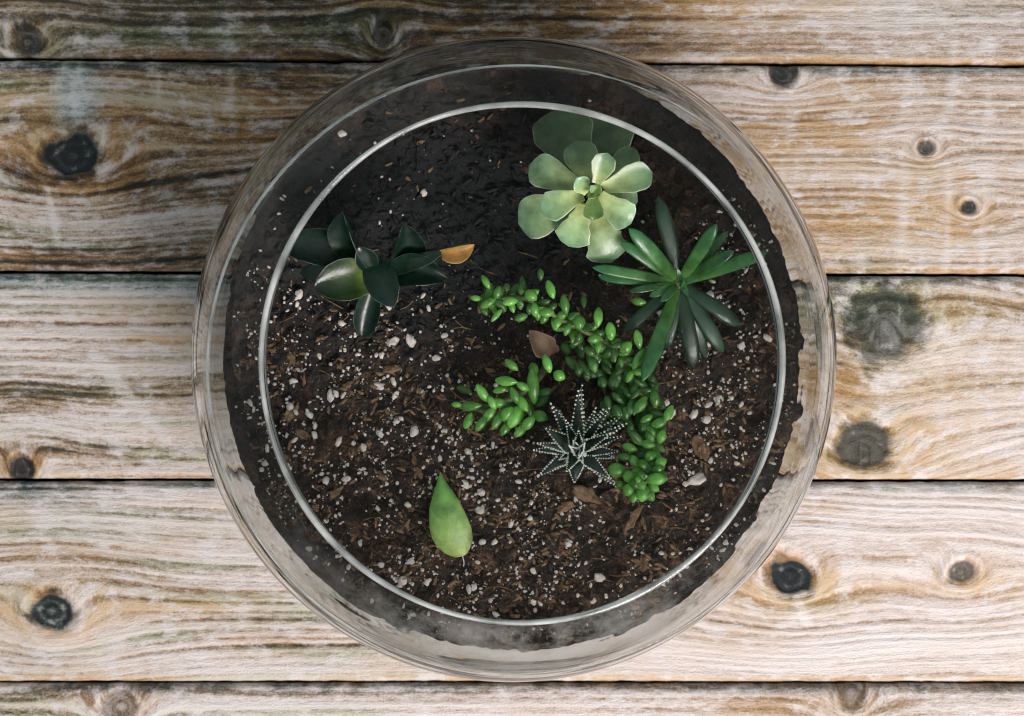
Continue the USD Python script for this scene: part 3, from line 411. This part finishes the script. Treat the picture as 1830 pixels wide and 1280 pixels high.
# ------------------------------------------------------------------ leaves
def leaf(base, tip, width, bow=0.0, cup=0.0, thick=0.0012, prof='spoon', n=16, m=16, roll=0.0, up=None, tone=1.0, wob=0.0, seed=0, sag=0.0, twist=0.0):
    """A fleshy leaf from base to tip. bow lifts the middle, cup raises the edges (m), width and thick in metres."""
    base, tip = np.asarray(base, float), np.asarray(tip, float)
    t = np.linspace(0, 1, n); t = 0.5 - 0.5 * np.cos(np.pi * t)
    d = tip - base; L = np.linalg.norm(d); d = d / L
    up = np.array([0, 0, 1.0]) if up is None else np.asarray(up, float)
    side = np.cross(d, up); 
    if np.linalg.norm(side) < 0.05: side = np.cross(d, [0, -1, 0.2])
    side /= np.linalg.norm(side); nor = np.cross(side, d)
    if roll: side, nor = math.cos(roll) * side + math.sin(roll) * nor, math.cos(roll) * nor - math.sin(roll) * side
    W = {'spoon': lambda t: np.interp(t, [0, .15, .35, .6, .76, .87, .94, .98, 1], [.42, .48, .70, .97, 1.0, .84, .50, .16, .0]),
         'strap': lambda t: np.interp(t, [0, .1, .4, .7, .88, .96, 1], [.5, .62, .92, 1, .82, .45, 0]),
         'bean': lambda t: np.sqrt(np.clip(1 - np.abs(2 * t - 1) ** 2.2, 0, 1)) * np.interp(t, [0, .3, .6, .85, 1], [.8, 1, 1, .82, .6]),
         'point': lambda t: np.interp(t, [0, .12, .35, .7, 1], [.72, .95, 1, .55, 0.0]),
         'blade': lambda t: np.interp(t, [0, .12, .35, .55, .75, .92, 1], [.55, .8, .98, 1.0, .84, .42, 0.0]),
         'drop': lambda t: np.interp(t, [0, .05, .11, .18, .29, .41, .63, .81, .93, 1], [.30, .56, .76, .91, 1.0, .97, .76, .38, .13, 0.0])}[prof](t)
    g = np.random.default_rng(seed)
    if wob: W = W * (1 + wob * np.interp(t, np.linspace(0, 1, 9), g.random(9) - 0.5) * (t > 0.3))
    ax = base + t[:, None] * d * L + (bow * 4 * t * (1 - t))[:, None] * nor + (sag * t ** 2)[:, None] * np.array([0, 0, -1.0])
    if twist: ax = ax + (twist * 4 * t * (1 - t))[:, None] * side
    a = np.arange(m) * 2 * np.pi / m
    c, s_ = np.cos(a), np.sin(a)
    if prof == 'bean': H = thick * np.sqrt(np.clip(1 - np.abs(2 * t - 1) ** 2.3, 0, 1))
    else: H = thick * np.clip(np.minimum(1.0, 0.5 + t) * np.sqrt(np.clip((1 - t) * 6, 0, 1)), 0.02, 1)
    v = ax[:, None, :] + (W * width / 2)[:, None, None] * c[None, :, None] * side + (H / 2)[:, None, None] * s_[None, :, None] * nor + (cup * W)[:, None, None] * (c ** 2)[None, :, None] * nor
    at_ = np.stack([np.repeat(t[:, None], m, 1), np.maximum(np.abs(c)[None, :] * np.ones((n, 1)), np.clip((t[:, None] - 0.9) * 10, 0, 1)), np.full((n, m), tone)], -1)
    f = tris(grid_faces(n, m, True)); v = v.reshape(-1, 3); at_ = at_.reshape(-1, 3)
    v = np.vstack([v, ax[0], ax[-1]]); at_ = np.vstack([at_, [0, 0, tone], [1, 1, tone]])
    j = np.arange(m); k = (j + 1) % m
    f = np.vstack([f, np.stack([np.full(m, len(v) - 2), k, j], 1), np.stack([np.full(m, len(v) - 1), (n - 1) * m + j, (n - 1) * m + k], 1)])
    return (v, f), at_, (ax, side, nor, W)
def px_len(n, z): return n * (ZC - z) / F
def add_leaf(parent, mat_name, bpx, bz, tpx, tz, wpx, label=None, name='leaf', **kw):
    b, t_ = at(*bpx, bz), at(*tpx, tz)
    m_, at_, info = leaf(b, t_, px_len(wpx, (bz + tz) / 2), **kw)
    return obj(name, m_, mat_name, parent, prim={'leaf': at_}, label=label), info
def plant(name, label, cat, px, z=ZS, group=None): return thing(name, label, cat, group, loc=at(*px, z))

# ---- pale green rosette
C = (1062, 343)
ro = plant('pale_rosette_plant', 'pale green spoon-leaved rosette succulent nearest the top of the bowl mouth', 'succulent', C)
zc = 0.112
obj('stem', tube(spline([at(1062, 338, ZS - 0.004), at(1060, 340, 0.09), at(*C, zc - 0.003)], 8), 0.0034, 10), 'stem', ro)
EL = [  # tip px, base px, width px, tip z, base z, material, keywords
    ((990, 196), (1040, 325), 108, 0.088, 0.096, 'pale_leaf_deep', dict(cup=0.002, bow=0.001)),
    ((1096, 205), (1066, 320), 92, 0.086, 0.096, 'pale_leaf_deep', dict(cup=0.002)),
    ((926, 398), (1035, 362), 84, 0.096, 0.100, 'pale_leaf', dict(cup=0.0012, bow=0.0018, tone=0.85, sag=0.004)),
    ((1092, 470), (1062, 372), 72, 0.095, 0.101, 'pale_leaf', dict(cup=-0.001, bow=0.002, tone=0.72, wob=0.25)),
    ((1016, 441), (1046, 366), 62, 0.100, 0.105, 'pale_leaf', dict(cup=0.0008, bow=0.0018, wob=0.3, seed=4)),
    ((1030, 252), (1052, 330), 62, 0.104, 0.106, 'pale_leaf', dict(cup=0.002, tone=0.5)),
    ((945, 296), (1040, 336), 62, 0.106, 0.107, 'pale_leaf', dict(cup=0.002, tone=0.62)),
    ((1166, 308), (1076, 338), 54, 0.108, 0.108, 'pale_leaf', dict(cup=0.0024, tone=0.75)),
    ((966, 378), (1042, 348), 54, 0.108, 0.109, 'pale_leaf', dict(cup=0.0015, bow=0.0012, tone=0.9)),
    ((1128, 400), (1070, 350), 56, 0.108, 0.110, 'pale_leaf', dict(cup=0.0022, bow=0.001, tone=1.0)),
    ((1000, 415), (1044, 362), 52, 0.099, 0.103, 'pale_leaf', dict(cup=0.0012, tone=0.7)),
    ((1140, 360), (1074, 346), 46, 0.103, 0.106, 'pale_leaf', dict(cup=0.0012, tone=0.6)),
    ((1000, 275), (1044, 332), 50, 0.100, 0.104, 'pale_leaf', dict(cup=0.0015, tone=0.5)),
    ((1138, 268), (1074, 330), 44, 0.100, 0.104, 'pale_leaf', dict(cup=0.0015, tone=0.45)),
    ((1086, 273), (1066, 328), 44, 0.115, 0.111, 'pale_leaf', dict(cup=0.002, tone=0.85)),
    ((1060, 394), (1060, 350), 40, 0.112, 0.112, 'pale_leaf_heart', dict(cup=0.0022)),
    ((1030, 318), (1048, 344), 34, 0.119, 0.112, 'pale_leaf', dict(cup=0.0012, tone=1.25)),
    ((1072, 330), (1062, 346), 20, 0.119, 0.113, 'pale_leaf_heart', dict(cup=0.0012, tone=1.2)),
    ((1052, 354), (1060, 346), 18, 0.118, 0.113, 'pale_leaf_heart', dict(cup=0.001, tone=0.8)),
    ((1056, 332), (1061, 344), 14, 0.120, 0.113, 'pale_leaf', dict(cup=0.0008, tone=1.1))]
for tp, bp, w, tz, bz, mm, kw in EL:
    add_leaf(ro, mm, bp, bz, tp, tz, w, n=28, m=28, thick=0.0016 if w > 30 else 0.001, prof='spoon', **{'wob': 0.14, 'seed': int(tp[0]), **kw})

# ---- dark green narrow-leaved rosette
na_ = plant('narrow_leaf_rosette', 'deep green rosette of narrow finger-like leaves at the right of the bowl mouth', 'succulent', (1210, 510))
obj('stem', tube(spline([at(1212, 512, ZS - 0.004), at(1210, 508, 0.085), at(1212, 506, 0.092)], 8), 0.0022, 10), 'stem', na_)
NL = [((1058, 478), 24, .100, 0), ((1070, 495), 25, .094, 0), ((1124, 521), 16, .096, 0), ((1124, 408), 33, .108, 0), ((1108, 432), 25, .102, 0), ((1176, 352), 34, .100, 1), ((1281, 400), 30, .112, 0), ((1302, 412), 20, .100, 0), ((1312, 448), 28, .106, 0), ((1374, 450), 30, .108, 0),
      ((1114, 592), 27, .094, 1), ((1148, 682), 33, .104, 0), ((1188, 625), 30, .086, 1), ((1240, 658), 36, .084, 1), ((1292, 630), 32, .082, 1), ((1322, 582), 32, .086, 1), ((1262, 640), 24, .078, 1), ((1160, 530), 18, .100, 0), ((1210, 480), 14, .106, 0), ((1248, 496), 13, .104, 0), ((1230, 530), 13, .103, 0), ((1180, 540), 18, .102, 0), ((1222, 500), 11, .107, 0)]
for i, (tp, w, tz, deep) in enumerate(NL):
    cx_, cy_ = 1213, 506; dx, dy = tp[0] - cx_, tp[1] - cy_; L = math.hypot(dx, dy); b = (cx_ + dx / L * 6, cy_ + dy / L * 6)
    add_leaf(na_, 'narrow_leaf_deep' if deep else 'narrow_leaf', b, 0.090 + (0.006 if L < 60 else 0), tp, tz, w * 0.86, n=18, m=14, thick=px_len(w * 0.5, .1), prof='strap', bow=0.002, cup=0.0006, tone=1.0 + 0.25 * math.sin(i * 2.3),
             label='bright green long leaf pointing down' if i == 11 else None)

# ---- broad dark plant at the left
dk = plant('dark_broad_leaf_plant', 'nearly black broad-leaved plant with pale leaf edges at the left of the soil', 'plant', (665, 485))
obj('stem', tube(spline([at(668, 490, ZS - 0.004), at(668, 488, 0.08), at(668, 482, 0.090)], 8), 0.0028, 10), 'stem', dk)
for tp, bp, w, tz, bz, mm, kw, lab in [
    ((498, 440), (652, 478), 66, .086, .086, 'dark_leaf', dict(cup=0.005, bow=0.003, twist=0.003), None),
    ((535, 488), (650, 486), 44, .080, .082, 'dark_leaf', dict(cup=0.001, bow=0.003), 'small dark leaf added in place of a glossy reflection'),  # added leaf, stands in for a reflection on the leaf beside it
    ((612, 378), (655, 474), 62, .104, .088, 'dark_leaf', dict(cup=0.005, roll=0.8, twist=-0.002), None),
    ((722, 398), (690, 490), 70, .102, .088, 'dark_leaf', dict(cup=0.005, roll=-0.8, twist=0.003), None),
    ((560, 515), (664, 492), 76, .094, .088, 'dark_leaf_green', dict(cup=0.005, bow=0.001), 'dark leaf with bright green light painted on its base'),
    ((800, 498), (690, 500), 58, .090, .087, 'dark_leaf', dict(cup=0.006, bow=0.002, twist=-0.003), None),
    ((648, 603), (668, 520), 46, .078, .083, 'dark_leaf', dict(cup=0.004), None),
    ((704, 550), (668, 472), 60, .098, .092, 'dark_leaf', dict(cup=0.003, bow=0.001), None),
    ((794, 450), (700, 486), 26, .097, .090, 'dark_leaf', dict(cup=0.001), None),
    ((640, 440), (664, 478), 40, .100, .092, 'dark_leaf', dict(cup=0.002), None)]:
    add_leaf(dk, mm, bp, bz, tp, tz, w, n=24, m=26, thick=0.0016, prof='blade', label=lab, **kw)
add_leaf(dk, 'withered_leaf', (788, 450), .0972, (848, 437), .099, 34, n=18, m=20, thick=0.0010, prof='blade', cup=0.004, roll=-0.6, bow=0.001, label='golden withered tip of the right-hand leaf', name='withered_leaf_tip')

# ---- bean-leaved sprigs
def bean(parent, px, py, L, w, deg, z, tilt=0.2, mm='bean_leaf', tone=1.0, i=0):
    a_ = math.radians(deg); h = L / 2 * (ZC - z) / F; c = at(px, py, z)
    w *= 1.02; h *= 1.02; d = np.array([math.cos(a_), -math.sin(a_), 0]) * h; d[2] = h * tilt
    m_, at_, _ = leaf(c - d, c + d, px_len(w, z), thick=px_len(w * 0.85, z), prof='bean', n=11, m=12, tone=tone, bow=0.0006, seed=i)
    return obj('leaf', m_, mm, parent, prim={'leaf': at_})
Z3 = lambda x, y: (800 + x / 4.157, 460 + y / 4.157)
Z4 = lambda x, y: (900 + x / 4.922, 640 + y / 4.922)
arch = plant('arching_bean_leaf_sprig', 'long arching sprig of plump bean-shaped leaves curving down to a tight green rosette', 'succulent', (1145, 840))
path = spline([at(838, 528, .100), at(880, 535, .104), at(935, 532, .106), at(985, 560, .104), at(1045, 592, .101), at(1100, 622, .098), at(1130, 668, .094), at(1152, 715, .090), at(1168, 760, .088), at(1160, 805, .088), at(1146, 848, .092)], 60)
obj('stem', tube(path - [0, 0, 0.0035], np.linspace(0.0007, 0.0012, 60), 8), 'stem', arch)
obj('stem', tube(spline([at(1160, 806, .088), at(1150, 800, .078), at(1140, 790, ZS - 0.005)], 8), 0.0016, 8), 'stem', arch)
AR = [(285, 185, 120, 52, 60, 0), (215, 305, 95, 44, 10, 0), (300, 340, 130, 62, -30, 0), (370, 262, 105, 58, -70, 0), (365, 430, 125, 42, -50, 0), (465, 330, 115, 64, -10, 0), (555, 195, 110, 46, 88, 1), (620, 285, 105, 88, 40, 0), (690, 130, 90, 50, 90, 1), (765, 240, 145, 66, 72, 0), (870, 350, 145, 68, 80, 0), (735, 410, 115, 72, 0, 0), (545, 445, 105, 62, -20, 1), (850, 520, 145, 62, -10, 1),
      (975, 485, 112, 94, 80, 0), (1118, 445, 145, 70, 92, 0), (1210, 550, 135, 78, 85, 0), (1090, 605, 105, 72, -15, 0), (960, 625, 130, 60, -35, 1), (1415, 610, 145, 66, 80, 0), (1325, 670, 110, 84, -45, 0), (1200, 700, 130, 82, -40, 1), (1420, 750, 185, 66, -60, 0), (1285, 790, 120, 60, -60, 1), (1250, 915, 165, 74, 88, 1), (1150, 930, 105, 76, 80, 1), (1355, 1020, 150, 64, 82, 1), (1300, 1080, 100, 80, 0, 1),
      (1435, 1095, 150, 76, -55, 0), (1540, 1050, 145, 76, 82, 0), (1640, 1160, 135, 66, -62, 0), (1575, 1225, 125, 66, -20, 0), (1420, 330, 110, 60, 8, 0), (1010, 330, 100, 46, 90, 1), (830, 880, 95, 84, 30, 0), (740, 790, 145, 68, 72, 0), (970, 840, 95, 62, 85, 1), (1060, 700, 110, 70, 40, 1), (1080, 800, 120, 70, 70, 1), (1430, 900, 140, 66, 70, 1), (1500, 920, 130, 60, 60, 1)]
for i, (x, y, L, w, deg, deep) in enumerate(AR):
    px, py = Z3(x, y); k_ = np.argmin(np.hypot(*(((path[:, :2] - at(px, py, .1)[:2])).T))); z = path[k_, 2] + (0.003 if not deep else -0.008)
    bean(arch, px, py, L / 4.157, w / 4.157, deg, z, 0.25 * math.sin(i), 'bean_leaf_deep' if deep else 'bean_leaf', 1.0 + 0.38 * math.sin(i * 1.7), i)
for i, (x, y, L, w, deg, dz) in enumerate([(1370, 570, 135, 84, -15, 0), (1390, 690, 130, 80, -70, -.001), (1290, 690, 120, 80, 60, -.002), (1270, 760, 140, 80, 10, -.002), (1180, 720, 140, 76, 40, -.003), (1300, 640, 120, 70, 50, -.002), (1240, 600, 120, 70, 80, -.004), (1110, 790, 140, 80, 20, -.004), (1060, 870, 130, 76, 0, -.002), (1290, 860, 100, 84, -20, 0), (1385, 915, 105, 84, -25, 0), (1360, 975, 120, 70, -15, .001),
      (1000, 985, 165, 125, 10, 0), (1150, 910, 120, 80, 60, -.002), (1225, 940, 105, 92, 60, .002), (1105, 1050, 120, 105, 70, .003), (1345, 1065, 190, 112, -5, .002), (1205, 1040, 110, 84, 85, .004), (1100, 1155, 125, 96, -60, .004), (1225, 1190, 150, 120, 100, .004), (1155, 1110, 100, 84, 200, .006), (1215, 1120, 90, 80, 60, .0065), (1320, 1140, 105, 84, 30, .002), (1030, 1115, 100, 66, 10, .001), (1290, 1210, 110, 80, 60, .001), (1150, 1220, 110, 80, 110, .001), (1380, 1010, 110, 70, 10, -.001), (1060, 1010, 120, 80, 30, -.001), (1180, 1075, 60, 50, 90, .0075)]):
    px, py = Z4(x, y); bean(arch, px, py, L / 4.922, w / 4.922, deg, 0.0915 + dz, 0.15, 'bean_leaf', 0.95 + 0.4 * math.sin(i * 2.1), 50 + i)
ga = random.Random(5)
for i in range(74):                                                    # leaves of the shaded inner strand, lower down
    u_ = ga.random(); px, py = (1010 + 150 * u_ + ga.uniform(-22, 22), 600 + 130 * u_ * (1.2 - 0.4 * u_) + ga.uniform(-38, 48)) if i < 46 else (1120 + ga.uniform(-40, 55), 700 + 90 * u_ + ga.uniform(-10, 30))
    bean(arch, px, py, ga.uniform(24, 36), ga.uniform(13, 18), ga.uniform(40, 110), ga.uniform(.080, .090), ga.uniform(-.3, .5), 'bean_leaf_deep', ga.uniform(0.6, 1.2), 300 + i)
for i in range(84):
    k_ = int(3 + i * 56 / 84); p = path[k_]; q = (p[0] * F / (ZC - p[2]) + 915, 640 - p[1] * F / (ZC - p[2])); s_ = 1 if i % 2 else -1
    t_ = path[min(59, k_ + 1)] - path[max(0, k_ - 1)]; t_ /= np.linalg.norm(t_); deg = math.degrees(math.atan2(-t_[1], t_[0])) + s_ * ga.uniform(35, 85); off = ga.uniform(9, 17)
    bean(arch, q[0] + off * math.cos(math.radians(deg)), q[1] + off * math.sin(math.radians(deg)), ga.uniform(20, 32), ga.uniform(11, 16), deg, p[2] + ga.uniform(-.007, .002), ga.uniform(-.4, .6), 'bean_leaf_deep' if ga.random() < 0.62 else 'bean_leaf', ga.uniform(0.7, 1.1), 200 + i)
left = plant('clustered_bean_leaf_sprig', 'short dense sprig of bright plump leaves lying left of the striped rosette', 'succulent', (960, 690))
path2 = spline([at(975, 655, ZS - 0.004), at(968, 668, .080), at(935, 700, .086), at(890, 722, .085), at(838, 728, .081)], 30)
obj('stem', tube(path2, np.linspace(0.0016, 0.0009, 30), 8), 'stem', left)
LE = [(475, 800, 125, 62, 40, 0), (435, 920, 165, 74, 5, 0), (400, 980, 135, 56, -15, 0), (635, 960, 270, 92, 86, 0), (260, 1010, 155, 72, 56, 0), (125, 985, 125, 54, 20, 1), (175, 1105, 165, 74, -5, 0), (70, 1095, 85, 44, 5, 0), (390, 1085, 175, 76, 10, 0), (500, 1030, 145, 66, 65, 0), (310, 1165, 145, 70, -50, 0), (155, 1212, 135, 66, -66, 0), (250, 1235, 140, 66, -52, 0), (370, 1210, 140, 66, -60, 0), (505, 1180, 200, 110, -60, 0), (600, 1230, 140, 76, -50, 0), (690, 1180, 120, 84, 20, 0), (720, 1005, 125, 66, -20, 1), (560, 960, 110, 60, 30, 0), (700, 1070, 130, 66, -35, 1), (440, 1160, 130, 76, -50, 0), (560, 1090, 130, 70, 60, 0), (430, 1270, 130, 66, -55, 0), (540, 1290, 120, 66, -45, 0), (610, 1130, 110, 60, 80, 1), (470, 1080, 120, 60, 40, 1), (640, 830, 100, 70, 70, 0), (330, 1080, 120, 60, 60, 0), (240, 1120, 110, 60, 30, 1)]
for i, (x, y, L, w, deg, deep) in enumerate(LE):
    px, py = Z3(x, y); k_ = np.argmin(np.hypot(*(((path2[:, :2] - at(px, py, .085)[:2])).T)))
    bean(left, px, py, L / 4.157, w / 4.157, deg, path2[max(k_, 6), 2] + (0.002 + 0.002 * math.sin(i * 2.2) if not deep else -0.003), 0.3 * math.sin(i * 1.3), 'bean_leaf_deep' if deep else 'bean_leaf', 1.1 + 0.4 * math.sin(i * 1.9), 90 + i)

# ---- white-banded rosette
st = plant('striped_rosette_plant', 'small dark rosette with pointed leaves ringed by rows of white bumps', 'succulent', (1030, 800))
obj('stem', tube(spline([at(1030, 805, ZS - 0.005), at(1030, 803, .075), at(1030, 800, .080)], 6), 0.0028, 10), 'stem', st)
ico = trimesh.creation.icosphere(1, 1.0)
HL = [((398, 372), 70, .096), ((345, 600), 110, .098), ((275, 745), 60, .084), ((248, 808), 62, .080), ((300, 1038), 80, .078), ((545, 1020), 90, .086), ((620, 1105), 120, .080), ((940, 1062), 90, .082), ((1000, 1135), 70, .076), ((1020, 822), 74, .082), ((985, 880), 70, .080), ((1058, 680), 60, .088), ((962, 648), 76, .096), ((1105, 560), 56, .088), ((1060, 482), 60, .086), ((948, 415), 62, .094), ((822, 415), 64, .090), ((655, 250), 84, .100), ((690, 205), 70, .092), ((535, 515), 70, .100), ((705, 945), 70, .094), ((660, 610), 80, .100), ((890, 430), 56, .086), ((470, 900), 60, .082), ((480, 440), 50, .090)]
for i, (tp, w, tz) in enumerate(HL + [((600, 700), 60, .104), ((720, 720), 60, .104), ((640, 880), 70, .1), ((560, 760), 56, .105), ((690, 800), 46, .106)]):
    w *= 1.4; tz += 0.003
    tp = Z4(*tp); cx_, cy_ = Z4(640, 800); dx, dy = tp[0] - cx_, tp[1] - cy_; L = math.hypot(dx, dy)
    b = (cx_ + dx / L * 5, cy_ + dy / L * 5)
    p, (ax, side, nor, W) = add_leaf(st, 'striped_leaf', b, 0.080, tp, tz, w / 4.922, n=16, m=12, thick=px_len(w / 4.922 * 0.5, .085), prof='point', bow=0.0018, cup=0.0008, tone=1.0 + 0.2 * math.sin(i))
    wm = px_len(w / 4.922, .085); bits = []
    gg = random.Random(i)
    for q in np.arange(0.16, 0.97, 0.062):
        k_ = np.interp(q, 0.5 - 0.5 * np.cos(np.pi * np.linspace(0, 1, 16)), np.arange(16))
        i0 = int(min(14, k_)); fr = k_ - i0; c = ax[i0] * (1 - fr) + ax[i0 + 1] * fr; ww = (W[i0] * (1 - fr) + W[i0 + 1] * fr) * wm / 2
        cols = [-1.0, 1.0] if i % 4 else [-1.0, -0.5, 0.0, 0.5, 1.0]
        for cc in cols:
            pos = c + side * ww * cc * 0.98 + nor * (0.0008 * (cc ** 2) + (0.00042 if abs(cc) < 1 else 0.0001))
            r = 0.00036 * (0.7 + 0.7 * gg.random()) * (1.15 - 0.5 * q)
            bits.append((ico.vertices * [r * 1.2, r, r] + pos, ico.faces))
    obj('white_bump_rows', join(bits), 'white_bump', p)

# ---- fallen leaf, dry leaf, drops
fl = plant('fallen_green_leaf', 'single light green teardrop leaf lying loose on the soil near the front', 'leaf', (812, 930))
b0, t0_ = on_soil(822, 994, 0.0045), on_soil(787, 843, 0.0035)
m_, at_, _ = leaf(b0, t0_, px_len(73, .07), thick=0.0045, prof='drop', n=34, m=26, bow=0.0026, cup=-0.0008, twist=-0.0012)
obj('blade', m_, 'fallen_leaf', fl, prim={'leaf': at_})
obj('root_hair', tube(spline([b0 + [0.0008, 0.0002, 0], on_soil(829, 1004, .002), on_soil(828, 1012, .001)], 8), 0.00022, 5), 'perlite', fl)
dl = plant('dry_brown_leaf', 'curled dry brown leaf scrap lying between the two bean-leaved sprigs', 'leaf', (962, 605))
m_, at_, _ = leaf(at(985, 634, .078), at(945, 590, .084), px_len(42, .08), thick=0.0008, prof='blade', bow=0.003, cup=0.004, wob=0.3, n=18, m=20)
obj('blade', m_, 'brown_leaf', dl, prim={'leaf': at_})
def drop(px, py, z, d_, lab):
    m = trimesh.creation.icosphere(3, 1.0); v = m.vertices * [1, 1, 0.7]; v[:, 2] = np.maximum(v[:, 2], -0.2)
    o = obj('water_drop', (v * px_len(d_ / 2, z) + at(px, py, z), m.faces), 'water'); say(o, label=lab, category='water drop')
drop(1218, 590, .0905, 13, 'clear round water drop on a dark lower leaf of the narrow-leaved rosette')
drop(1172, 516, .1015, 11, 'clear water drop left of the centre of the narrow-leaved rosette')
